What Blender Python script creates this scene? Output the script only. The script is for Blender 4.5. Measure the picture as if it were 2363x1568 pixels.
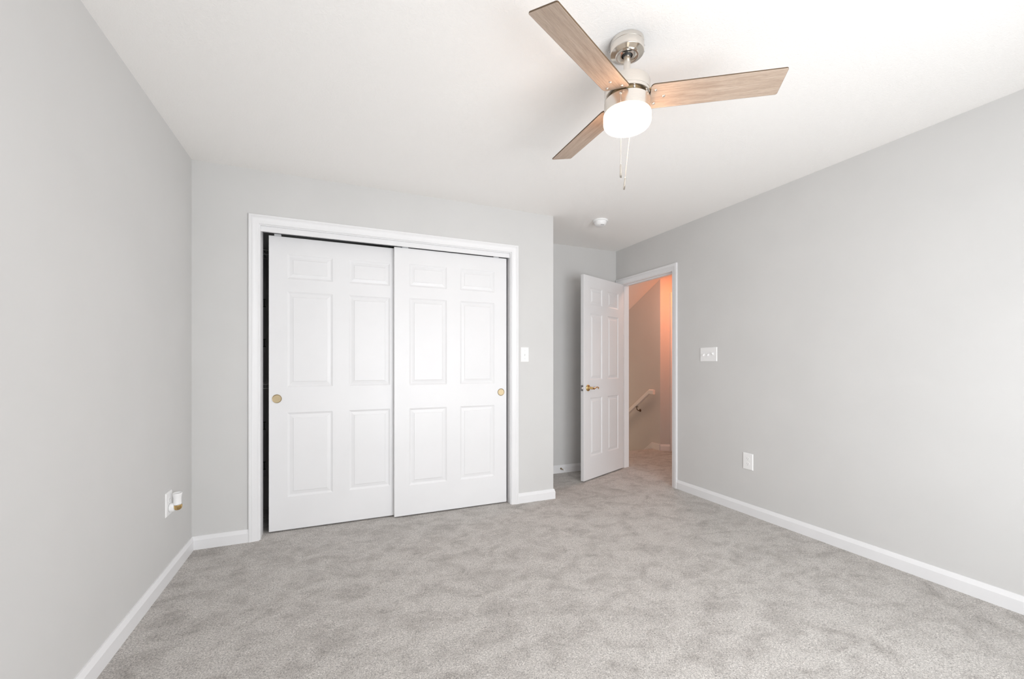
import bpy, math, random
from mathutils import Vector, Matrix

# ------------------------------------------------------------------ scene set-up
SC = bpy.context.scene
COL = SC.collection
for o in list(bpy.data.objects):
    bpy.data.objects.remove(o, do_unlink=True)
PI = math.pi

# room measurements (metres); the camera stands at x=0, y=0
XL, YC, XO, XR, YA, YB, H = -.8202, 3.1868, 1.7423, 2.9453, 3.9092, -.49, 2.44
CAM_H, YAW, F_PX, HORIZON = 1.1608, .4020, 964.89, 840.81
OX0, OX1, OZ = -.4480, 1.3420, 2.078          # closet opening
DY0, DY1, DZ = 3.0500, 3.8270, 2.042          # bedroom door opening
WX0, WX1, WZ0, WZ1 = .22, 2.20, .36, 1.76     # window behind the camera
XH = XR + .115                                # hall face of the right wall
XS = 4.03                                     # stair wall

cam_d = bpy.data.cameras.new('camera')
cam = bpy.data.objects.new('camera', cam_d)
COL.objects.link(cam)
cam.location = (0, 0, CAM_H)
cam.rotation_euler = (PI / 2, 0, -YAW)
cam_d.sensor_width = 36
cam_d.lens = F_PX / 2363 * 36
cam_d.shift_y = (HORIZON - 784) / 2363
cam_d.clip_start = .02
SC.camera = cam

# world: overcast daylight outside the window
w = bpy.data.worlds.new('world')
SC.world = w
w.use_nodes = True
bg = w.node_tree.nodes['Background']
bg.inputs[0].default_value = (.86, .93, 1.0, 1)
bg.inputs[1].default_value = 1.5

def light(name, kind, loc, rot, energy, color, size=None, size_y=None, radius=None):
    d = bpy.data.lights.new(name, kind)
    d.energy = energy
    d.color = color
    if kind == 'AREA':
        d.shape = 'RECTANGLE'
        d.size = size
        d.size_y = size_y
    if radius is not None:
        d.shadow_soft_size = radius
    o = bpy.data.objects.new(name, d)
    COL.objects.link(o)
    o.location = loc
    o.rotation_euler = rot
    return o

# daylight arriving through the window in the wall behind the camera
wl = light('window_daylight', 'AREA', ((WX0 + WX1) / 2, YB - .16, (WZ0 + WZ1) / 2), (PI / 2, 0, 0),
      104, (.95, .975, 1.0), WX1 - WX0, WZ1 - WZ0)
wl.data.spread = math.radians(168)
# warm lamp on the hall ceiling round the corner
hl = light('hall_lamp_light', 'SPOT', (3.93, 3.42, 2.38), (0, 0, 0), 62, (1.0, .18, .01), radius=.05)
hl.rotation_euler = (Vector((4.14, 4.34, 1.75)) - Vector(hl.location)).to_track_quat('-Z', 'Y').to_euler()
hl.data.spot_size = math.radians(84)
hl.data.spot_blend = 1.0
# added soft fill with no real source, brightening the hall from its far end
light('hall_fill', 'AREA', (3.38, 1.45, 1.2), (PI / 2, 0, 0), 3, (1.0, .70, .60), .6, 1.9)
light('landing_fill', 'AREA', (3.50, 3.80, 2.42), (0, 0, 0), 9, (1.0, .60, .46), .3, .3)  # added fill to brighten the landing carpet, stands for no real fixture
light('stairwell_fill', 'AREA', (3.5, 6.9, .35), (-PI / 2 - .1, 0, 0), 12, (1.0, .74, .50), .75, 1.3)  # added fill for the stair wall, there is no window at this end

SC.view_settings.view_transform = 'Standard'
SC.view_settings.look = 'None'
SC.view_settings.exposure = 0.0
SC.view_settings.gamma = 1
SC.view_settings.use_curve_mapping = False
SC.cycles.max_bounces = 16
SC.cycles.diffuse_bounces = 12
SC.cycles.glossy_bounces = 6
SC.cycles.sample_clamp_indirect = 6
SC.cycles.caustics_reflective = False
SC.cycles.caustics_refractive = False

# ------------------------------------------------------------------ materials
def new_mat(name):
    m = bpy.data.materials.new(name)
    m.use_nodes = True
    nt = m.node_tree
    b = nt.nodes['Principled BSDF']
    return m, nt, b

def N(nt, kind, **kw):
    n = nt.nodes.new(kind)
    for k, v in kw.items():
        if k.startswith('i_'):
            n.inputs[k[2:].replace('_', ' ')].default_value = v
        else:
            setattr(n, k, v)
    return n

def coords(nt, scale=(1, 1, 1), rot=(0, 0, 0)):
    tc = N(nt, 'ShaderNodeTexCoord')
    mp = N(nt, 'ShaderNodeMapping')
    mp.inputs['Scale'].default_value = scale
    mp.inputs['Rotation'].default_value = rot
    nt.links.new(tc.outputs['Object'], mp.inputs[0])
    return mp.outputs[0]

def bump(nt, b, height, strength, dist):
    bp = N(nt, 'ShaderNodeBump')
    bp.inputs['Strength'].default_value = strength
    bp.inputs['Distance'].default_value = dist
    nt.links.new(height, bp.inputs['Height'])
    nt.links.new(bp.outputs[0], b.inputs['Normal'])

def ramp(nt, src, stops):
    r = N(nt, 'ShaderNodeValToRGB')
    cr = r.color_ramp
    while len(cr.elements) < len(stops):
        cr.elements.new(.5)
    for e, (p, c) in zip(cr.elements, stops):
        e.position = p
        e.color = (*c, 1) if len(c) == 3 else c
    nt.links.new(src, r.inputs[0])
    return r

def noise(nt, vec, scale, detail=2, rough=.5, dist=0):
    n = N(nt, 'ShaderNodeTexNoise')
    n.inputs['Scale'].default_value = scale
    n.inputs['Detail'].default_value = detail
    n.inputs['Roughness'].default_value = rough
    n.inputs['Distortion'].default_value = dist
    nt.links.new(vec, n.inputs['Vector'])
    return n.outputs['Fac']

def paint(name, col, rough, bscale=0, bstr=0, bdist=.001):
    m, nt, b = new_mat(name)
    v = coords(nt)
    n = noise(nt, v, 3.0, 3)
    lo = tuple(c * .985 for c in col)
    hi = tuple(min(1, c * 1.015) for c in col)
    r = ramp(nt, n, [(.3, lo), (.7, hi)])
    nt.links.new(r.outputs[0], b.inputs['Base Color'])
    b.inputs['Roughness'].default_value = rough
    if bscale:
        bump(nt, b, noise(nt, v, bscale, 3), bstr, bdist)
    return m

M = {}
M['wall'] = paint('wall_paint', (.630, .627, .620), .75, 260, .12, .0008)
M['white'] = paint('white_trim_paint', (.80, .80, .81), .38, 90, .04, .0006)
M['door'] = paint('white_door_paint', (.79, .79, .80), .42, 0)
M['plastic'] = paint('white_plastic', (.88, .88, .88), .3)
M['vinyl'] = paint('white_wire_coating', (.88, .88, .88), .35)
M['rail'] = paint('white_handrail_paint', (.84, .83, .82), .4)

def ceiling_mat():
    m, nt, b = new_mat('stippled_ceiling_paint')
    v = coords(nt)
    b.inputs['Base Color'].default_value = (.90, .885, .865, 1)
    b.inputs['Roughness'].default_value = .9
    n1 = noise(nt, v, 46, 3, .55, 1.4)
    r1 = ramp(nt, n1, [(.42, (0, 0, 0)), (.5, (1, 1, 1)), (.60, (.2, .2, .2))])
    n2 = noise(nt, v, 150, 2, .5, .6)
    ad = N(nt, 'ShaderNodeMath', operation='MULTIPLY_ADD')
    nt.links.new(r1.outputs[0], ad.inputs[0])
    ad.inputs[1].default_value = .7
    nt.links.new(n2, ad.inputs[2])
    bump(nt, b, ad.outputs[0], .27, .0022)
    return m
M['ceiling'] = ceiling_mat()

def carpet_mat():
    m, nt, b = new_mat('grey_cut_pile_carpet')
    v = coords(nt)
    # pile lying different ways (footprints, vacuum marks)
    big = noise(nt, coords(nt, (1.0, 1.35, 1), (0, 0, .6)), 5.8, 6, .68, .6)
    mid = noise(nt, v, 13, 3, .6, .3)
    add = N(nt, 'ShaderNodeMath', operation='MULTIPLY_ADD')
    nt.links.new(mid, add.inputs[0]); add.inputs[1].default_value = .30
    nt.links.new(big, add.inputs[2])
    patch = ramp(nt, add.outputs[0], [(.44, (.385, .360, .336)), (.57, (.480, .454, .428)), (.72, (.575, .548, .520))])
    # individual tufts
    fine = noise(nt, coords(nt, (1, 1, 1)), 175, 4, .72, .9)
    tuft = ramp(nt, fine, [(.30, (.20, .20, .20)), (.47, (.90, .90, .90)), (.66, (1.55, 1.55, 1.55))])
    mx = N(nt, 'ShaderNodeMix', data_type='RGBA', blend_type='MULTIPLY')
    mx.inputs['Factor'].default_value = .85
    nt.links.new(patch.outputs[0], mx.inputs['A'])
    nt.links.new(tuft.outputs[0], mx.inputs['B'])
    nt.links.new(mx.outputs['Result'], b.inputs['Base Color'])
    b.inputs['Roughness'].default_value = 1
    b.inputs['Specular IOR Level'].default_value = .1
    b.inputs['Sheen Weight'].default_value = .15
    bump(nt, b, fine, .9, .005)
    return m
M['carpet'] = carpet_mat()

def metal(name, col, rough, brushed=0):
    m, nt, b = new_mat(name)
    b.inputs['Metallic'].default_value = 1
    v = coords(nt, (1, 1, 30))
    n = noise(nt, v, 40, 2)
    r = ramp(nt, n, [(.3, tuple(c * .94 for c in col)), (.7, col)])
    nt.links.new(r.outputs[0], b.inputs['Base Color'])
    b.inputs['Roughness'].default_value = rough
    if brushed:
        bump(nt, b, n, brushed, .0005)
    return m
M['nickel'] = metal('brushed_nickel', (.80, .76, .71), .26, .08)
M['nickel_polished'] = metal('polished_nickel', (.74, .69, .62), .12)
M['brass'] = metal('polished_brass', (.72, .50, .22), .2)
M['brass_matte'] = metal('satin_brass', (.52, .42, .27), .42)
M['steel'] = metal('latch_steel', (.55, .55, .57), .3)

def flat(name, col, rough=.6):
    m, nt, b = new_mat(name)
    n = noise(nt, coords(nt), 30, 2)
    r = ramp(nt, n, [(.3, tuple(c * .92 for c in col)), (.7, col)])
    nt.links.new(r.outputs[0], b.inputs['Base Color'])
    b.inputs['Roughness'].default_value = rough
    return m
M['dark'] = flat('dark_slot', (.03, .03, .03))
M['slot'] = flat('grey_slot', (.16, .16, .16))
M['bronze'] = flat('dark_bronze_bracket', (.10, .06, .03), .4)
M['amber'] = flat('amber_lens', (.42, .31, .12), .12)
M['blade_top'] = flat('dark_blade_edge', (.11, .065, .03), .5)

def wood_mat():
    m, nt, b = new_mat('weathered_oak_blade')
    v = coords(nt, (1.0, 13, 13))
    n1 = noise(nt, v, 4.0, 5, .6, .8)
    v2 = coords(nt, (5, 110, 60))
    n2 = noise(nt, v2, 8, 3, .6, .2)
    r1 = ramp(nt, n1, [(.30, (.36, .265, .20)), (.5, (.45, .35, .275)), (.70, (.53, .43, .35))])
    r2 = ramp(nt, n2, [(.3, (.80, .80, .80)), (.6, (1.06, 1.06, 1.06))])
    mx = N(nt, 'ShaderNodeMix', data_type='RGBA', blend_type='MULTIPLY')
    mx.inputs['Factor'].default_value = 1
    nt.links.new(r1.outputs[0], mx.inputs['A'])
    nt.links.new(r2.outputs[0], mx.inputs['B'])
    nt.links.new(mx.outputs['Result'], b.inputs['Base Color'])
    b.inputs['Roughness'].default_value = .45
    return m
M['wood'] = wood_mat()

def glow_mat():
    m, nt, b = new_mat('lit_frosted_glass')
    b.inputs['Base Color'].default_value = (.95, .93, .9, 1)
    b.inputs['Roughness'].default_value = .4
    b.inputs['Emission Color'].default_value = (1, .60, .36, 1)
    b.inputs['Emission Strength'].default_value = 19
    return m
M['glow'] = glow_mat()

def glass_mat():
    m, nt, b = new_mat('clear_window_glass')
    b.inputs['Base Color'].default_value = (1, 1, 1, 1)
    b.inputs['Roughness'].default_value = 0
    b.inputs['Alpha'].default_value = .12
    return m
M['glass'] = glass_mat()

# ------------------------------------------------------------------ mesh helpers
class MB:
    def __init__(s):
        s.v = []; s.f = []
    def add(s, verts, faces, mat=None):
        k = len(s.v)
        if mat is not None:
            verts = [mat @ Vector(p) for p in verts]
        s.v += [tuple(p) for p in verts]
        s.f += [tuple(i + k for i in f) for f in faces]
        return s
    def box(s, x0, x1, y0, y1, z0, z1, mat=None):
        v = [(x, y, z) for x in (x0, x1) for y in (y0, y1) for z in (z0, z1)]
        return s.add(v, [(0, 1, 3, 2), (4, 6, 7, 5), (0, 4, 5, 1), (2, 3, 7, 6), (0, 2, 6, 4), (1, 5, 7, 3)], mat)
    def lathe(s, prof, n=48, mat=None, axis='z', cap=True):
        # prof: (radius, height) from one end to the other
        vs = []; fs = []
        for (r, z) in prof:
            for i in range(n):
                a = 2 * PI * i / n
                p = (r * math.cos(a), r * math.sin(a), z)
                if axis == 'y': p = (p[0], -p[2], p[1])
                if axis == 'x': p = (p[2], p[0], p[1])
                vs.append(p)
        for k in range(len(prof) - 1):
            for i in range(n):
                j = (i + 1) % n
                fs.append((k * n + i, k * n + j, (k + 1) * n + j, (k + 1) * n + i))
        if cap:
            fs.append(tuple(range(n))[::-1])
            fs.append(tuple((len(prof) - 1) * n + i for i in range(n)))
        return s.add(vs, fs, mat)
    def tube(s, pts, rad, n=10, mat=None, rads=None):
        pts = [Vector(p) for p in pts]
        vs = []; fs = []
        up = None
        for k, p in enumerate(pts):
            t = (pts[min(k + 1, len(pts) - 1)] - pts[max(k - 1, 0)]).normalized()
            if up is None:
                up = Vector((0, 0, 1)) if abs(t.z) < .9 else Vector((1, 0, 0))
            a = t.cross(up).normalized(); b2 = a.cross(t).normalized(); up = b2
            r = rads[k] if rads else rad
            for i in range(n):
                th = 2 * PI * i / n
                vs.append(p + a * (r * math.cos(th)) + b2 * (r * math.sin(th)))
        for k in range(len(pts) - 1):
            for i in range(n):
                j = (i + 1) % n
                fs.append((k * n + i, k * n + j, (k + 1) * n + j, (k + 1) * n + i))
        fs.append(tuple(range(n))[::-1]); fs.append(tuple((len(pts) - 1) * n + i for i in range(n)))
        return s.add(vs, fs, mat)
    def sphere(s, c, r, n=12, m=8, sc=(1, 1, 1), mat=None):
        vs = []; fs = []
        for k in range(1, m):
            ph = PI * k / m
            for i in range(n):
                a = 2 * PI * i / n
                vs.append((c[0] + sc[0] * r * math.sin(ph) * math.cos(a), c[1] + sc[1] * r * math.sin(ph) * math.sin(a), c[2] + sc[2] * r * math.cos(ph)))
        t = len(vs); vs.append((c[0], c[1], c[2] + sc[2] * r)); vs.append((c[0], c[1], c[2] - sc[2] * r))
        for k in range(m - 2):
            for i in range(n):
                j = (i + 1) % n
                fs.append((k * n + i, k * n + j, (k + 1) * n + j, (k + 1) * n + i))
        for i in range(n):
            j = (i + 1) % n
            fs.append((t, j, i)); fs.append((t + 1, (m - 2) * n + i, (m - 2) * n + j))
        return s.add(vs, fs, mat)
    def prism(s, poly, z0, z1, mat=None):
        n = len(poly)
        v = [(x, y, z0) for x, y in poly] + [(x, y, z1) for x, y in poly]
        f = [tuple(range(n))[::-1], tuple(range(n, 2 * n))]
        f += [(i, (i + 1) % n, n + (i + 1) % n, n + i) for i in range(n)]
        return s.add(v, f, mat)
    def build(s, name, mat, parent=None, smooth=35, bevel=0, seg=2):
        me = bpy.data.meshes.new(name)
        me.from_pydata(s.v, [], s.f)
        import bmesh
        bm = bmesh.new(); bm.from_mesh(me)
        bmesh.ops.remove_doubles(bm, verts=bm.verts, dist=1e-6)
        bmesh.ops.recalc_face_normals(bm, faces=bm.faces)
        bm.to_mesh(me); bm.free()
        me.materials.append(M[mat])
        if smooth:
            for p in me.polygons: p.use_smooth = True
            me.set_sharp_from_angle(angle=math.radians(smooth))
        o = bpy.data.objects.new(name, me)
        COL.objects.link(o)
        if parent: o.parent = parent
        if bevel:
            b = o.modifiers.new('bevel', 'BEVEL')
            b.width = bevel; b.segments = seg; b.limit_method = 'ANGLE'; b.angle_limit = math.radians(40)
        return o

def tag(o, label=None, cat=None, group=None, kind=None):
    if label: o['label'] = label
    if cat: o['category'] = cat
    if group: o['group'] = group
    if kind: o['kind'] = kind
    return o

def empty(name, loc, rz=0):
    o = bpy.data.objects.new(name, None)
    COL.objects.link(o)
    o.location = loc
    o.rotation_euler = (0, 0, rz)
    o.empty_display_size = .05
    return o

def struct(name, mb, mat, label, cat, **kw):
    return tag(mb.build(name, mat, None, **kw), label, cat, kind='structure')

def sweep(mb, path, prof, side, closed=False):
    """Sweep a profile (out, up-from-surface) along a mitred path lying in a plane.
    path: list of (point, out_dir) ; every vertex gives base point, mitre direction and surface normal."""
    vs = []; fs = []
    n = len(prof)
    for (p, out, nor) in path:
        p = Vector(p); out = Vector(out); nor = Vector(nor)
        for (u, d) in prof:
            vs.append(p + out * u + nor * d)
    for k in range(len(path) - 1):
        for i in range(n):
            j = (i + 1) % n
            fs.append((k * n + i, k * n + j, (k + 1) * n + j, (k + 1) * n + i))
    fs.append(tuple(range(n))[::-1]); fs.append(tuple((len(path) - 1) * n + i for i in range(n)))
    mb.add(vs, fs)
    return mb

# ------------------------------------------------------------------ shell
mb = MB()
mb.box(XL - .1, XH, YB - .12, YA + .1, -.12, 0)
mb.box(XH, 5.4, 1.4, 4.53, -.12, 0)
struct('floor', mb, 'carpet', 'grey cut-pile carpet covering the bedroom and hall', 'carpet floor', smooth=0)

mb = MB(); mb.box(XL - .1, XH, YB - .12, YA + .1, H, H + .1)
struct('ceiling', mb, 'ceiling', 'white textured bedroom ceiling', 'ceiling', smooth=0)

mb = MB(); mb.box(XL - .1, XL, YB - .12, YA + .1, 0, H)
struct('wall_left', mb, 'wall', 'light grey wall left of the closet', 'wall', smooth=0)

mb = MB()
cw = YC + .115
mb.box(XL, OX0 - .012, YC, cw, 0, H)
mb.box(OX1 + .012, XO, YC, cw, 0, H)
mb.box(OX0 - .012, OX1 + .012, YC, cw, OZ + .012, H)
mb.box(XO - .115, XO, cw, YA, 0, H)
struct('wall_closet', mb, 'wall', 'light grey wall around the closet opening', 'wall', smooth=0)

mb = MB(); mb.box(XL, XR, YA, YA + .1, 0, H)
struct('wall_alcove', mb, 'wall', 'light grey wall behind the open hall door', 'wall', smooth=0)

mb = MB()
mb.box(XR, XH, YB - .12, DY0 - .012, 0, H)
mb.box(XR, XH, DY1 + .012, YA + .1, 0, H)
mb.box(XR, XH, DY0 - .012, DY1 + .012, DZ + .012, H)
struct('wall_right', mb, 'wall', 'long light grey wall with the hall doorway', 'wall', smooth=0)

mb = MB()
mb.box(XL, WX0, YB - .12, YB, 0, H)
mb.box(WX1, XR, YB - .12, YB, 0, H)
mb.box(WX0, WX1, YB - .12, YB, 0, WZ0)
mb.box(WX0, WX1, YB - .12, YB, WZ1, H)
struct('wall_back', mb, 'wall', 'grey wall with the window behind the camera', 'wall', smooth=0)

# window behind the camera
wf = MB()
xm = (WX0 + WX1) / 2
for a, b_ in ((WX0, xm - .02), (xm + .02, WX1)):
    wf.box(a, a + .04, YB - .1, YB - .05, WZ0, WZ1); wf.box(b_ - .04, b_, YB - .1, YB - .05, WZ0, WZ1)
    wf.box(a + .04, b_ - .04, YB - .1, YB - .05, WZ0, WZ0 + .04); wf.box(a + .04, b_ - .04, YB - .1, YB - .05, WZ1 - .04, WZ1)
wf.box(xm - .02, xm + .02, YB - .1, YB - .05, WZ0, WZ1)
win = struct('window_1', wf, 'white', 'white window frame in the wall behind the camera', 'window', smooth=0)
g = MB()
g.box(WX0 + .04, xm - .06, YB - .08, YB - .076, WZ0 + .04, WZ1 - .04)
g.box(xm + .06, WX1 - .04, YB - .08, YB - .076, WZ0 + .04, WZ1 - .04)
g.build('window_pane', 'glass', win, smooth=0)

# ------------------------------------------------------------------ hall and stairs beyond the door
mb = MB()
mb.box(XH, 5.4, 1.4, 4.14, H, H + .1)
struct('ceiling_hall', mb, 'ceiling', 'flat hall ceiling beyond the doorway', 'ceiling', smooth=0)
mb = MB()
sl = .53
y1, z1 = 7.0, H - sl * (7.0 - 4.14)
mb.add([(XH, 4.14, H), (XS + .5, 4.14, H), (XS + .5, y1, z1), (XH, y1, z1),
        (XH, 4.14, H + .1), (XS + .5, 4.14, H + .1), (XS + .5, y1, z1 + .1), (XH, y1, z1 + .1)],
       [(0, 1, 2, 3), (4, 7, 6, 5), (0, 4, 5, 1), (1, 5, 6, 2), (2, 6, 7, 3), (3, 7, 4, 0)])
struct('ceiling_stair', mb, 'ceiling', 'sloping ceiling over the stairs seen through the doorway', 'ceiling', smooth=0)
mb = MB(); mb.box(XS, XS + .1, 4.39, 7.0, -2.6, H)
struct('wall_stair', mb, 'wall', 'hall wall carrying the stair handrail', 'wall', smooth=0)
# angled wall with the lit end
ax, ay = XS, 4.39
ang = math.radians(-30)
dx, dy = math.cos(ang), math.sin(ang)
mb = MB()
L = 1.3
mb.prism([(ax, ay), (ax + dx * L, ay + dy * L), (ax + dx * L + .05, ay + dy * L + .0866), (ax + .08, ay + .1)], 0, H)
struct('wall_hall', mb, 'wall', 'orange lamplit hall wall beyond the doorway', 'wall', smooth=0)
mb = MB()
mb.box(5.15, 5.25, 1.4, 3.9, 0, H)
mb.box(XH, 5.25, 1.3, 1.4, 0, H)
struct('wall_hall_end', mb, 'wall', 'hall end wall hidden beside the bedroom', 'wall', smooth=0)
mb = MB()
mb.box(XR, XH, YA + .1, 7.0, -2.6, H)
mb.box(XR, XS + .1, 7.0, 7.1, -2.6, H)
mb.box(XH, XS, 4.4, 4.5, -2.6, -.12)
struct('wall_stairwell', mb, 'wall', 'stairwell side walls below the hall landing', 'wall', smooth=0)

# staircase going down away from the landing
st = MB()
prof = []
rise, run = .19, .255
y, z = 4.53, 0.0
pts = [(y, z)]
for k in range(9):
    pts.append((y, z - rise)); pts.append((y + run, z - rise)); y += run; z -= rise
pts.append((y, z - .3)); pts.append((4.53, -.35))
n = len(pts)
v = [(XH + .002, a, b_) for a, b_ in pts] + [(XS - .002, a, b_) for a, b_ in pts]
f = [tuple(range(n)), tuple(range(n, 2 * n))[::-1]] + [(i, (i + 1) % n, n + (i + 1) % n, n + i) for i in range(n)]
st.add(v, f)
tag(st.build('staircase', 'carpet', None, smooth=0), 'carpeted stairs going down from the hall landing', 'stairs', kind='structure')

# ------------------------------------------------------------------ baseboards
BH, BT = .083, .014
BP = [(0, 0), (BT, 0), (BT, BH * .715), (BT * .90, BH * .735), (BT * .52, BH * .97), (BT * .42, BH), (0, BH)]
def baseboard(name, pts, label):
    """pts: (x, y, outdir) along the wall foot, outdir = mitre direction into the room."""
    mb = MB(); vs = []; fs = []; n = len(BP)
    for (x, y, (ox, oy)) in pts:
        for (t, h) in BP:
            vs.append((x + ox * t, y + oy * t, h))
    for k in range(len(pts) - 1):
        for i in range(n):
            j = (i + 1) % n
            fs.append((k * n + i, k * n + j, (k + 1) * n + j, (k + 1) * n + i))
    fs.append(tuple(range(n))[::-1]); fs.append(tuple((len(pts) - 1) * n + i for i in range(n)))
    mb.add(vs, fs)
    return struct(name, mb, 'white', label, 'baseboard', smooth=25)
CO = .0665       # casing width plus reveal
baseboard('baseboard_left', [(XL, YB, (1, 0)), (XL, YC, (1, -1))], 'white baseboard along the left wall')
baseboard('baseboard_closet', [(XL, YC, (1, -1)), (OX0 - CO, YC, (0, -1))], 'short white baseboard left of the closet casing')
baseboard('baseboard_closet_end', [(OX1 + CO - .0005, YC, (0, -1)), (XO, YC, (1, -1)), (XO, YA, (1, -1))],
          'white baseboard wrapping the corner right of the closet')
baseboard('baseboard_alcove', [(XO, YA, (1, -1)), (XR, YA, (-1, -1))], 'white baseboard behind the open door')
baseboard('baseboard_right', [(XR, DY0 - CO + .0005, (-1, 0)), (XR, YB, (-1, 0))], 'long white baseboard along the right wall')

# stair wall baseboard / skirt
mb = MB()
def skirt(y0, za0, y1, za1, zb0, zb1):
    v = [(XS, y0, zb0), (XS, y0, za0), (XS, y1, za1), (XS, y1, zb1)]
    v += [(XS - .013, a, c) for _, a, c in v]
    mb.add(v, [(0, 1, 2, 3), (4, 7, 6, 5), (0, 4, 5, 1), (1, 5, 6, 2), (2, 6, 7, 3), (3, 7, 4, 0)])
skirt(4.39, .083, 4.545, .083, 0, 0)
skirt(4.545, .083, 6.9, .083 - .80 * 2.355, 0, -.0 - .80 * 2.355 - .25)
struct('baseboard_stair', mb, 'white', 'white skirt board dropping beside the hall stairs', 'baseboard', smooth=0)
mb = MB()
vs = []
nx, ny = math.sin(ang), -math.cos(ang)
for t in (0, .125):
    for (d, h) in BP:
        vs.append((ax + dx * t + nx * d, ay + dy * t + ny * d, h))
n = len(BP)
mb.add(vs, [(i, (i + 1) % n, n + (i + 1) % n, n + i) for i in range(n)] + [tuple(range(n))[::-1], tuple(range(n, 2 * n))])
struct('baseboard_hall', mb, 'white', 'short baseboard under the orange lit hall wall', 'baseboard', smooth=25)

# ------------------------------------------------------------------ casings
CW = .060
CP = [(0, 0), (0, .008), (.004, .0105), (.010, .0105), (.013, .012), (.030, .0135), (.033, .0150), (.043, .0165),
      (.046, .0155), (.049, .0175), (CW - .002, .0175), (CW, .0155), (CW, 0)]
def casing(name, org, along, nor, a0, a1, top, label):
    """U shaped casing: opening a0..a1 along the wall, head at z=top. org = point on the wall plane."""
    org = Vector(org); al = Vector(along); up = Vector((0, 0, 1))
    rv = .006
    P = lambda a, z: org + al * a + up * z
    path = [(P(a0 - rv, 0), -al, nor), (P(a0 - rv, top + rv), up - al, nor),
            (P(a1 + rv, top + rv), up + al, nor), (P(a1 + rv, 0), al, nor)]
    mb = sweep(MB(), path, CP, 1)
    return struct(name, mb, 'white', label, 'door casing', smooth=30)

casing('trim_1', (0, YC, 0), (1, 0, 0), (0, -1, 0), OX0, OX1, OZ, 'white moulded casing around the closet opening')
casing('trim_2', (XR, 0, 0), (0, 1, 0), (-1, 0, 0), DY0, DY1, DZ, 'white moulded casing around the hall doorway')
# jambs
mb = MB()
mb.box(OX0 - .012, OX0, YC, cw, 0, OZ + .012)
mb.box(OX1, OX1 + .012, YC, cw, 0, OZ + .012)
mb.box(OX0, OX1, YC, cw, OZ, OZ + .012)
struct('trim_3', mb, 'white', 'white jamb lining the closet opening', 'door jamb', smooth=0)
mb = MB()
mb.box(XR, XH, DY0 - .012, DY0, 0, DZ + .012)
mb.box(XR, XH, DY1, DY1 + .012, 0, DZ + .012)
mb.box(XR, XH, DY0, DY1, DZ, DZ + .012)
for a, b_ in ((DY0, DY0 + .011), (DY1 - .011, DY1)):
    mb.box(XR + .040, XR + .075, a, b_, 0, DZ)
mb.box(XR + .040, XR + .075, DY0 + .011, DY1 - .011, DZ - .011, DZ)
jm = struct('trim_4', mb, 'white', 'white jamb and stop lining the hall doorway', 'door jamb', smooth=0)
s_ = MB(); s_.box(XR + .010, XR + .036, DY0 - .001, DY0 + .0015, .885, .945)
tag(s_.build('strike_plate', 'steel', jm, smooth=0), 'steel strike plate')
# hall-side closed door and its casing on the lit wall
P0 = Vector((ax + dx * .135, ay + dy * .135, 0))
casing('trim_5', P0 + Vector((dx, dy, 0)) * CW, (dx, dy, 0), (nx, ny, 0), 0, .76, 2.055, 'lamplit door casing at the edge of the hall wall')

# closet head track and fascia
mb = MB()
mb.box(OX0, OX1, YC + .018, YC + .030, 2.0445, OZ)
mb.box(OX0, OX1, YC + .030, YC + .036, 2.0465, OZ)
tr = tag(mb.build('closet_track', 'white', None, smooth=0), 'white fascia strip hiding the sliding door track at the closet head', 'door track')
mb = MB()
mb.box(OX0, OX1, YC + .0365, YC + .0385, 2.060, OZ)
mb.box(OX0, OX1, YC + .088, YC + .092, 2.056, OZ)
mb.build('rail_channel', 'steel', tr, smooth=0)

# ------------------------------------------------------------------ six-panel doors
def panel_face(mb, w, h, rows, cols, y, sgn, mat=None):
    xs = sorted({0, w, *[c for p in cols for c in p]})
    zs = sorted({0, h, *[c for p in rows for c in p]})
    rings = [(0, 0), (.0035, .0030), (.0075, .0048), (.0125, .0072), (.016, .0072), (.036, .0036), (.0375, .0012)]
    for i in range(len(xs) - 1):
        for k in range(len(zs) - 1):
            x0, x1, z0, z1 = xs[i], xs[i + 1], zs[k], zs[k + 1]
            if (x0, x1) in cols and (z0, z1) in rows:
                vs = []; fs = []
                for (ins, dep) in rings:
                    yy = y + sgn * dep
                    vs += [(x0 + ins, yy, z0 + ins), (x1 - ins, yy, z0 + ins), (x1 - ins, yy, z1 - ins), (x0 + ins, yy, z1 - ins)]
                for r in range(len(rings) - 1):
                    for q in range(4):
                        q2 = (q + 1) % 4
                        fs.append((r * 4 + q, r * 4 + q2, r * 4 + 4 + q2, r * 4 + 4 + q))
                b0 = (len(rings) - 1) * 4
                fs.append((b0, b0 + 1, b0 + 2, b0 + 3))
                mb.add(vs, fs, mat)
            else:
                mb.add([(x0, y, z0), (x1, y, z0), (x1, y, z1), (x0, y, z1)], [(0, 1, 2, 3)], mat)

def panel_door(w, h, t, rows, cols):
    mb = MB()
    panel_face(mb, w, h, rows, cols, 0, 1)
    panel_face(mb, w, h, rows, cols, t, -1)
    xs = sorted({0, w, *[c for p in cols for c in p]})
    zs = sorted({0, h, *[c for p in rows for c in p]})
    for x in (0, w):
        for k in range(len(zs) - 1):
            mb.add([(x, 0, zs[k]), (x, t, zs[k]), (x, t, zs[k + 1]), (x, 0, zs[k + 1])], [(0, 1, 2, 3)])
    for z in (0, h):
        for k in range(len(xs) - 1):
            mb.add([(xs[k], 0, z), (xs[k], t, z), (xs[k + 1], t, z), (xs[k + 1], 0, z)], [(0, 1, 2, 3)])
    return mb

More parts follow.
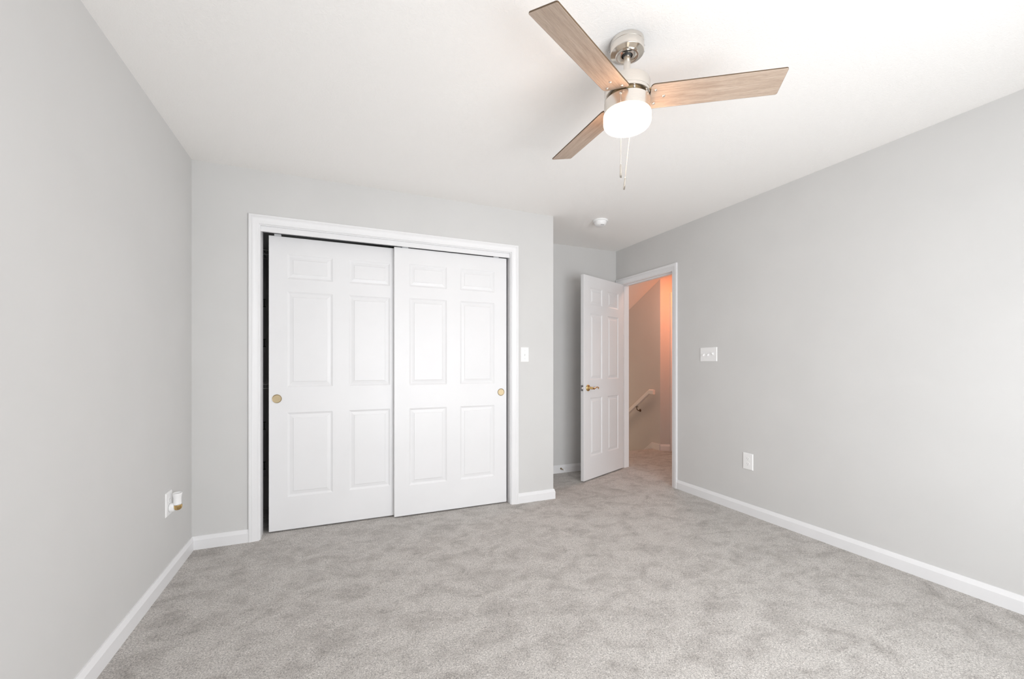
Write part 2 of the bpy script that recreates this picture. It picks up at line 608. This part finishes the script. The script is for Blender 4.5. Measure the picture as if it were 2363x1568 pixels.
ROWS = [(.227, .812), (.992, 1.655), (1.744, 1.915)]
def closet_door(name, x0, yf, pull_x, pull_z, label):
    e = empty(name, (x0, yf, .010))
    tag(e, label, 'door', kind='structure')
    panel_door(.910, 2.033, .034, ROWS, [(.112, .402), (.512, .802)]).build('door_panel', 'door', e, smooth=0, bevel=.0012, seg=1)
    # recessed round finger pull
    mb = MB()
    mb.lathe([(.0285, .0005), (.0300, .0018), (.0285, .0026), (.0262, .0020), (.0248, .0006), (.0, .0004)], 40,
             Matrix.Translation((pull_x, 0, pull_z)), axis='y', cap=False)
    tag(mb.build('finger_pull', 'brass_matte', e), 'round brass finger pull')
    return e
d2 = closet_door('door_2', .4155, YC + .0500, 1.2763 - .4155, .918, 'right sliding six-panel closet door, in front with brass pull at its right edge')
d3 = closet_door('door_3', -.4120, YC + .0950, -.3631 + .4120, .912, 'left sliding six-panel closet door, behind with brass pull near the dark gap')
mb = MB()
for xx in (.032, .852):
    mb.box(xx, xx + .042, .010, .022, 2.033, 2.062)
mb.build('roller_hanger', 'white', d3, smooth=0)
mb = MB()
for xx in (.06, .80):
    mb.box(xx, xx + .045, .012, .022, 2.033, 2.055)
mb.build('roller_hanger', 'white', d2, smooth=0)

# bedroom door, swung into the room
DW = .776
dang = math.atan2(.3027, .7136)
d1 = empty('door_1', (2.2444, 3.4873, .012), dang)
tag(d1, 'open white six-panel bedroom door with brass lever', 'door', kind='structure')
panel_door(DW, 2.030, .035, ROWS, [(.114, .334), (.442, .662)]).build('door_panel', 'door', d1, smooth=0, bevel=.0012, seg=1)
HZ = .913
mb = MB()
T = Matrix.Translation((.072, 0, HZ))
mb.lathe([(.033, 0), (.033, .004), (.030, .009), (.022, .013), (.013, .016), (.012, .045), (.0135, .050), (.010, .056), (0, .057)], 32, T, axis='y', cap=False)
ro = mb.build('lever_rosette', 'brass', d1)
mb = MB()
lp = []
for k in range(19):
    t = k / 18
    x = .072 + .115 * t
    zz = HZ - .006 * math.sin(t * PI * 1.1) * 1.6 + .012 * math.sin(max(0, t - .35) / .65 * PI) 
    lp.append((x, -.048, zz))
for k in range(1, 9):
    a = PI / 2 - k * PI / 6
    lp.append((lp[18][0] + .006 * math.cos(a), -.048, lp[18][2] - .006 + .006 * math.sin(a)))
rr = [.010 - .0055 * min(1, k / 12) for k in range(len(lp))]
mb.tube(lp, .006, 12, rads=rr)
mb.sphere((.072, -.048, HZ), .013)
mb.build('door_handle', 'brass', d1)
mb = MB()
mb.lathe([(.033, 0), (.033, .004), (.030, .009), (.022, .013), (.013, .016), (.012, .030), (0, .032)], 32,
         Matrix.Translation((.074, .035, HZ)) @ Matrix.Rotation(PI, 4, 'Z'), axis='y', cap=False)
mb.tube([(.074, .062, HZ), (.12, .062, HZ - .006), (.18, .062, HZ + .006)], .006, 10)
tag(mb.build('door_handle', 'brass', d1), 'brass lever on the hidden side')
mb = MB()
mb.box(-.0015, .001, .006, .030, HZ - .029, HZ + .029)
la = tag(mb.build('latch_plate', 'steel', d1, smooth=0), 'steel latch plate on the door edge')
mb = MB(); mb.add([(-.0015, .011, HZ - .009), (-.0015, .025, HZ - .009), (-.0015, .025, HZ + .009), (-.0015, .011, HZ + .009),
                   (-.010, .013, HZ - .008), (-.003, .025, HZ - .008), (-.003, .025, HZ + .008), (-.010, .013, HZ + .008)],
                  [(0, 1, 2, 3), (4, 7, 6, 5), (0, 4, 5, 1), (1, 5, 6, 2), (2, 6, 7, 3), (3, 7, 4, 0)])
mb.build('latch_bolt', 'nickel', la, smooth=0)
for hz in (.18, 1.0, 1.80):
    mb = MB(); mb.lathe([(.006, -.045), (.006, .045)], 14, Matrix.Translation((DW + .003, .040, hz)))
    mb.build('hinge', 'brass_matte', d1)

# ------------------------------------------------------------------ ceiling fan
FX, FY = 1.070, 1.349
fan = empty('ceiling_fan', (FX, FY, H))
tag(fan, 'three-blade brushed nickel ceiling fan with weathered wood blades and lit globe', 'ceiling fan')
Z = lambda z: z - H
MB().lathe([(.0640, 0), (.0650, -.001), (.0650, Z(2.4245)), (.0638, Z(2.4235)), (.0638, Z(2.4222)), (.0652, Z(2.4210)), (.0655, Z(2.3960)),
            (.0638, Z(2.3930))], 72, cap=False).build('canopy', 'nickel', fan)
MB().lathe([(.0638, Z(2.3930)), (.0450, Z(2.3865)), (.0455, Z(2.3840)), (.0430, Z(2.3815)), (.0380, Z(2.3815)), (.0340, Z(2.3845)),
            (.0215, Z(2.3850)), (.0205, Z(2.3950))], 72, cap=False).build('canopy_ring', 'nickel_polished', fan)
for a, zz in ((.02, 2.428), (.02, 2.404), (2.95, 2.412)):
    MB().sphere((.0672 * math.cos(a - YAW), .0672 * math.sin(a - YAW), Z(zz)), .0035, 10, 6).build('canopy_screw', 'steel', fan)
mb = MB(); mb.sphere((0, 0, Z(2.394)), .020, 20, 12)
mb.build('hanger_ball', 'dark', fan)
MB().lathe([(.0135, Z(2.405)), (.0135, Z(2.262))], 32).build('downrod', 'nickel', fan)
MB().lathe([(.014, Z(2.281)), (.020, Z(2.2775)), (.080, Z(2.2775)), (.086, Z(2.2745)), (.0880, Z(2.2680)), (.0880, Z(2.2320)), (.0870, Z(2.2312)),
            (.0870, Z(2.2302)), (.0880, Z(2.2295)), (.0880, Z(2.2190)), (.086, Z(2.2180)), (.070, Z(2.2185))], 96).build('motor_housing', 'nickel', fan)
MB().lathe([(.070, Z(2.2190)), (.060, Z(2.2180)), (.060, Z(2.2010)), (.070, Z(2.2005))], 64).build('blade_hub', 'brass_matte', fan)
MB().lathe([(.050, Z(2.2010)), (.086, Z(2.2025)), (.0890, Z(2.2000)), (.0890, Z(2.1530)), (.080, Z(2.1510))], 96).build('light_housing', 'nickel', fan)
glass = MB().lathe([(.085, Z(2.1520)), (.0910, Z(2.1500)), (.0918, Z(2.1450)), (.0918, Z(2.1210)), (.0900, Z(2.1130)), (.0850, Z(2.1060)), (.0740, Z(2.1015)),
                    (.050, Z(2.0990)), (.02, Z(2.0982)), (0.0001, Z(2.0980))], 96, cap=False).build('glass_globe', 'glow', fan)

def blade(az, ztip, pitch, R, w):
    """one blade, mesh in its own frame: x outward, then pitched and turned"""
    zr = 2.2120
    r0 = .086
    t = .0055
    tilt = math.atan2(ztip - zr, R)
    mb = MB()
    c = .006
    # outline in the blade plane; root corners rounded, tip nearly square
    root = []
    for k in range(5):
        a = PI + PI / 2 * k / 4
        root.append((r0 + .014 + .014 * math.cos(a), -w / 2 + .014 + .014 * math.sin(a)))
    tip1 = [(R - c, -w / 2), (R - c * .3, -w / 2 + c * .3), (R, -w / 2 + c)]
    tip2 = [(R, w / 2 - c), (R - c * .3, w / 2 - c * .3), (R - c, w / 2)]
    root2 = []
    for k in range(5):
        a = PI / 2 + PI / 2 * k / 4
        root2.append((r0 + .014 + .014 * math.cos(a), w / 2 - .014 + .014 * math.sin(a)))
    poly = root + tip1 + tip2 + root2
    mb.prism(poly, -t / 2, t / 2)
    b = mb.build('blade', 'wood', fan, smooth=0, bevel=.0008, seg=1)
    b.location = (0, 0, Z(zr))
    b.rotation_euler = (Matrix.Rotation(az, 3, 'Z') @ Matrix.Rotation(-tilt, 3, 'Y') @ Matrix.Rotation(-pitch, 3, 'X')).to_euler()
    e = MB()
    m_ = len(poly)
    for i in range(m_):
        x0, y0 = poly[i]; x1, y1 = poly[(i + 1) % m_]
        k = 1.0004
        e.add([(x0 * k, y0 * 1.004, -t * .42), (x1 * k, y1 * 1.004, -t * .42), (x1 * k, y1 * 1.004, t * .5), (x0 * k, y0 * 1.004, t * .5)], [(0, 1, 2, 3)])
    tag(e.build('edge_banding', 'blade_top', b, smooth=0), 'dark brown edge of the blade')
    for (sx, sy) in ((.104, -.031), (.138, 0), (.104, .031)):
        s = MB()
        s.lathe([(.0058, 0), (.0055, .0015), (.0036, .0029), (.0001, .0034)], 16, Matrix.Translation((sx, sy, -t / 2)) @ Matrix.Rotation(PI, 4, 'X'), cap=False)
        s.build('screw', 'nickel', b)
    ir = MB()
    ir.prism([(.05, -.022), (.09, -.040), (.112, -.040), (.138, -.012), (.138, .012), (.112, .040), (.09, .040), (.05, .022)], t / 2, t / 2 + .003)
    tag(ir.build('blade_iron', 'brass_matte', b, smooth=0), 'metal blade bracket')
for a_, z_, p_, R_, w_ in ((-2.6895, 2.2197, .2393, .5589, .1117), (-.5945, 2.2127, .2414, .5588, .1120), (1.5337, 2.2327, .2173, .5581, .1121)):
    blade(a_, z_, p_, R_, w_)

# switch tab and screws between the housings
for a in (-1.05, -1.9):
    MB().sphere((.078 * math.cos(a), .078 * math.sin(a), Z(2.2125)), .0055, 12, 8).build('housing_screw', 'nickel', fan)

def chain(name, p0, p1, pull_len, label):
    p0 = Vector(p0); p1 = Vector(p1)
    mb = MB()
    L = (p1 - p0).length
    k = int(L / .0042)
    for i in range(k + 1):
        q = p0.lerp(p1, i / k)
        mb.sphere(q, .0016, 6, 4)
    mb.tube([p0, p1], .0006, 5)
    o = tag(mb.build(name, 'nickel', fan), label)
    d = (p1 - p0).normalized()
    rot = d.to_track_quat('Z', 'Y').to_matrix().to_4x4()
    pm = MB()
    pm.lathe([(.0012, -.002), (.0030, .003), (.0034, .012), (.0040, pull_len * .6), (.0046, pull_len * .85), (.0036, pull_len * .97), (.0005, pull_len)], 16,
             Matrix.Translation(p1) @ rot)
    pm.build('chain_pull', 'nickel_polished', o)
    return o
fw = Vector((math.sin(YAW), math.cos(YAW), 0)); rt = Vector((math.cos(YAW), -math.sin(YAW), 0))
q = rt * -.046 - fw * .080
chain('pull_chain', (q.x, q.y, Z(2.186)), (q.x * 1.0, q.y * 1.0, Z(1.915)), .050, 'light pull chain hanging straight down')
mb = MB(); mb.lathe([(.0045, 0), (.0045, .004), (.002, .006)], 12, Matrix.Translation((q.x, q.y, Z(2.188))) @ Matrix.Rotation(-PI / 2, 4, 'X'))
mb.tube([(q.x * .95, q.y * .95, Z(2.192)), (q.x, q.y, Z(2.186))], .004, 10)
mb.build('chain_outlet', 'nickel', fan)
q2a = rt * .041 + fw * .080
q2b = rt * .0165 + fw * .088
chain('pull_chain', (q2a.x, q2a.y, Z(2.19)), (q2b.x, q2b.y, Z(1.942)), .052, 'fan pull chain hanging slightly slanted')

# ------------------------------------------------------------------ smoke detector
sd = empty('smoke_detector', (2.178, 3.115, H))
tag(sd, 'round white smoke detector on the ceiling in front of the alcove', 'smoke detector')
MB().lathe([(.062, 0), (.0665, -.001), (.0670, -.008), (.0640, -.013), (.053, -.014)], 56, cap=True).build('mounting_base', 'plastic', sd)
MB().lathe([(.054, -.012), (.0535, -.016), (.0545, -.0165), (.0535, -.028), (.0480, -.040), (.0380, -.047), (.020, -.0495), (.0001, -.050)], 56, cap=False).build('cover', 'plastic', sd)
mb = MB()
for k in range(7):
    mb.box(-.014 + k * .0045, -.0125 + k * .0045, -.036, -.022, -.0485, -.0455)
tag(mb.build('vent_slots', 'dark', sd, smooth=0), 'dark vent slots')

# ------------------------------------------------------------------ wall plates
def plate(name, loc, rz, w, h, label, cat, t=.006):
    """cover plate; local x along the wall, -y out of the wall, z up; origin at its centre"""
    e = empty(name, loc, rz)
    tag(e, label, cat)
    mb = MB()
    b = .004
    vs = [(-w / 2, 0, -h / 2), (w / 2, 0, -h / 2), (w / 2, 0, h / 2), (-w / 2, 0, h / 2)]
    vs += [(x, -t * .35, z) for x, _, z in vs[:4]]
    vs += [(-w / 2 + b, -t, -h / 2 + b), (w / 2 - b, -t, -h / 2 + b), (w / 2 - b, -t, h / 2 - b), (-w / 2 + b, -t, h / 2 - b)]
    fs = [(0, 3, 2, 1), (8, 9, 10, 11)]
    for r in (0, 4):
        for i in range(4):
            j = (i + 1) % 4
            fs.append((r + i, r + j, r + 4 + j, r + 4 + i))
    mb.add(vs, fs)
    mb.build('cover_plate', 'plastic', e, smooth=0, bevel=.0006, seg=1)
    return e

def toggle(e, x, up, t=.006):
    mb = MB(); mb.box(x - .0062, x + .0062, -t - .0006, -t + .001, -.0155, .0155)
    s = mb.build('switch_slot', 'vinyl', e, smooth=0)
    mb = MB()
    sg = 1 if up else -1
    vs = [(x - .0052, -t, sg * -.007), (x + .0052, -t, sg * -.007), (x + .0052, -t, sg * .009), (x - .0052, -t, sg * .009),
          (x - .0046, -t - .014, sg * .003), (x + .0046, -t - .014, sg * .003), (x + .0046, -t - .012, sg * .016), (x - .0046, -t - .012, sg * .016)]
    mb.add(vs, [(0, 1, 2, 3), (4, 7, 6, 5), (0, 4, 5, 1), (1, 5, 6, 2), (2, 6, 7, 3), (3, 7, 4, 0)])
    mb.build('toggle', 'plastic', e, smooth=0, bevel=.0008, seg=1)

def screw_heads(e, pts, t=.006):
    for x, z in pts:
        mb = MB(); mb.lathe([(.0028, 0), (.0026, .0010), (.0001, .0014)], 12, Matrix.Translation((x, -t, z)), axis='y', cap=False)
        tag(mb.build('plate_screw', 'steel', e), 'small metal screw head')

sw = plate('light_switch', (1.4698, YC, 1.2406), 0, .0740, .1246, 'single white toggle switch plate right of the closet casing', 'light switch')
toggle(sw, 0, False); screw_heads(sw, [(0, .034), (0, -.034)])
ts = plate('light_switch', (XR, 2.6305, 1.2437), PI / 2 * -1, .1730, .1202, 'wide white three-toggle switch plate on the right wall near the doorway', 'light switch')
for xx, up in ((-.047, False), (0, False), (.047, True)):
    toggle(ts, xx, up)

def receptacle(e, zc):
    mb = MB()
    mb.prism([(.017 * math.cos(a) if abs(math.cos(a)) < 2 else 0, .0145 * math.sin(a)) for a in [2 * PI * k / 24 for k in range(24)]], 0, .0012,
             Matrix.Translation((0, -.006, zc)) @ Matrix.Rotation(PI / 2, 4, 'X'))
    r = mb.build('receptacle', 'plastic', e)
    mb = MB()
    mb.box(-.0069, -.0057, -.0076, -.0068, zc + .001, zc + .0075)
    mb.box(.0057, .0069, -.0076, -.0068, zc + .002, zc + .0070)
    mb.lathe([(.0020, 0), (.0020, .0007)], 12, Matrix.Translation((0, -.0070, zc - .0065)), axis='y')
    mb.build('slots', 'slot', r, smooth=0)
ol = plate('wall_outlet', (XR, 2.2600, .4085), -PI / 2, .0850, .1275, 'white duplex outlet plate low on the right wall', 'outlet')
receptacle(ol, .0195); receptacle(ol, -.0195)
oL = plate('wall_outlet', (XL, 2.7860, .4120), PI / 2, .0900, .1275, 'white outlet plate on the left wall behind the night light', 'outlet')
receptacle(oL, .0195)

# night light plugged into the left outlet: local x along wall (+y world), -y out of the wall
nl = empty('night_light', (XL + .006, 2.7900, .4120), PI / 2)
tag(nl, 'small white plug-in night light with amber base on the left wall', 'night light')
mb = MB()
mb.lathe([(.0220, 0.001), (.0235, .004), (.0235, .014), (.0215, .022), (.016, .026), (.0001, .027)], 32, Matrix.Translation((0, 0, -.024)), axis='y', cap=False)
mb.build('plug_body', 'plastic', nl)
mb = MB()
# curved shade, wrapping the bulb, concave flared rim
vs = []; fs = []
nu, nv = 32, 10
for j in range(nv + 1):
    tz = j / nv
    zz = -.010 + .062 * tz
    fl = -.0012 * math.sin(min(1, tz / .8) * PI) + .0030 * max(0, tz - .6) / .4
    for i in range(nu):
        a = 2 * PI * i / nu
        vs.append(((.0225 + fl) * math.cos(a), -.0335 - (.0185 + fl) * math.sin(a), zz))
for j in range(nv):
    for i in range(nu):
        i2 = (i + 1) % nu
        fs.append((j * nu + i, j * nu + i2, (j + 1) * nu + i2, (j + 1) * nu + i))
mb.add(vs, fs)
sh = mb.build('lamp_shade', 'plastic', nl)
so = sh.modifiers.new('thick', 'SOLIDIFY'); so.thickness = .0018
mb = MB()
mb.lathe([(.0001, .0), (.012, -.001), (.019, -.006), (.0225, -.015), (.0225, -.026), (.020, -.029), (.0001, -.029)][::-1], 32,
         Matrix.Translation((0, -.0345, -.040)) @ Matrix.Rotation(PI, 4, 'X') @ Matrix.Scale(.92, 4, (0, 1, 0)), cap=False)
tag(mb.build('lens_base', 'brass', nl), 'shiny amber base below the shade')

# ------------------------------------------------------------------ door stop on the alcove baseboard
ds = empty('door_stop', (2.222, YA - BT, .047))
tag(ds, 'small spring door stop on the baseboard behind the open door', 'door stop')
MB().lathe([(.010, 0), (.010, .003), (.006, .006)], 16, axis='y').build('mount', 'bronze', ds)
pts = []
for k in range(120):
    a = k * .55
    pts.append((.0048 * math.cos(a), -.006 - .055 * k / 119, .0048 * math.sin(a)))
MB().tube(pts, .0010, 5).build('spring', 'brass_matte', ds)
MB().lathe([(.006, .058), (.0065, .062), (.006, .072), (.0001, .073)], 14, axis='y').build('rubber_tip', 'plastic', ds)

# ------------------------------------------------------------------ closet shelving glimpsed through the gap
def wire_shelf(z, label):
    e = empty('wire_shelf', (XL, YA, z))
    tag(e, label, 'shelf', 'wire shelves inside the closet')
    x1 = XO - .115 - XL
    mb = MB()
    mb.tube([(0.002, -.31, 0), (x1 - .002, -.31, 0)], .0035, 8)
    mb.tube([(0.002, -.31, -.032), (x1 - .002, -.31, -.032)], .0035, 8)
    mb.tube([(0.002, -.01, 0), (x1 - .002, -.01, 0)], .003, 8)
    mb.build('rail', 'vinyl', e)
    mb = MB()
    for k in range(96):
        x = .02 + k * (x1 - .04) / 95
        mb.tube([(x, -.01, .002), (x, -.31, .002), (x, -.313, -.032)], .0012, 5)
    tag(mb.build('wires', 'vinyl', e), 'cross wires')
    return e
wire_shelf(2.015, 'upper white wire shelf seen through the closet gap')
wire_shelf(1.010, 'lower white wire shelf seen through the closet gap')
std = empty('shelf_standard', (-.521, YA, 0))
tag(std, 'dark metal shelf standard on the closet back wall seen through the gap', 'shelf standard')
mb = MB(); mb.box(-.012, .012, -.010, 0, .25, 2.1)
mb.build('upright', 'steel', std, smooth=0)
for z_ in (1.630, 1.307, .637, .314):
    mb = MB(); mb.box(-.004, .004, -.016, -.010, z_, z_ + .05); mb.box(-.010, .010, -.015, -.010, z_ - .008, z_); mb.box(-.010, .010, -.015, -.010, z_ + .05, z_ + .058)
    mb.build('clip', 'slot', std, smooth=0)

# ------------------------------------------------------------------ stair handrail
hr = empty('handrail', (XS, 4.52, .797))
tag(hr, 'white wooden stair handrail on the hall wall', 'handrail')
rw, rh = .040, .060
def railpoly(p, q, w0):
    pass
mb = MB()
sl2 = .72
segs = [(-.085, .020), (0, .020), (1.9, .020 - sl2 * 1.9)]
vs = []
for (yy, zt) in segs:
    for (xx, zz) in ((-.085, zt - .012), (-.085, zt - rh), (-.085 + .006, zt - rh - .006), (-.085 + rw - .006, zt - rh - .006), (-.085 + rw, zt - rh), (-.085 + rw, zt - .012), (-.085 + rw - .010, zt), (-.085 + .010, zt)):
        vs.append((xx, yy, zz))
fs = []
for k in range(2):
    for i in range(8):
        j = (i + 1) % 8
        fs.append((k * 8 + i, k * 8 + j, k * 8 + 8 + j, k * 8 + 8 + i))
fs += [tuple(range(8))[::-1], tuple(16 + i for i in range(8))]
mb.add(vs, fs)
mb.build('rail', 'rail', hr, smooth=0, bevel=.002)
for yy in (.27, 1.4):
    zc = .020 - sl2 * yy - rh * 1.0
    mb = MB()
    mb.tube([(0, yy, zc - .065), (-.03, yy, zc - .066), (-.055, yy, zc - .05), (-.066, yy, zc - .01)], .006, 10)
    mb.lathe([(.022, 0), (.020, .005), (.008, .009)], 20, Matrix.Translation((0, yy, zc - .065)) @ Matrix.Rotation(PI, 4, 'Z'), axis='x')
    mb.box(-.08, -.055, yy - .03, yy + .03, zc - .012, zc - .006, None)
    mb.build('bracket', 'bronze', hr)
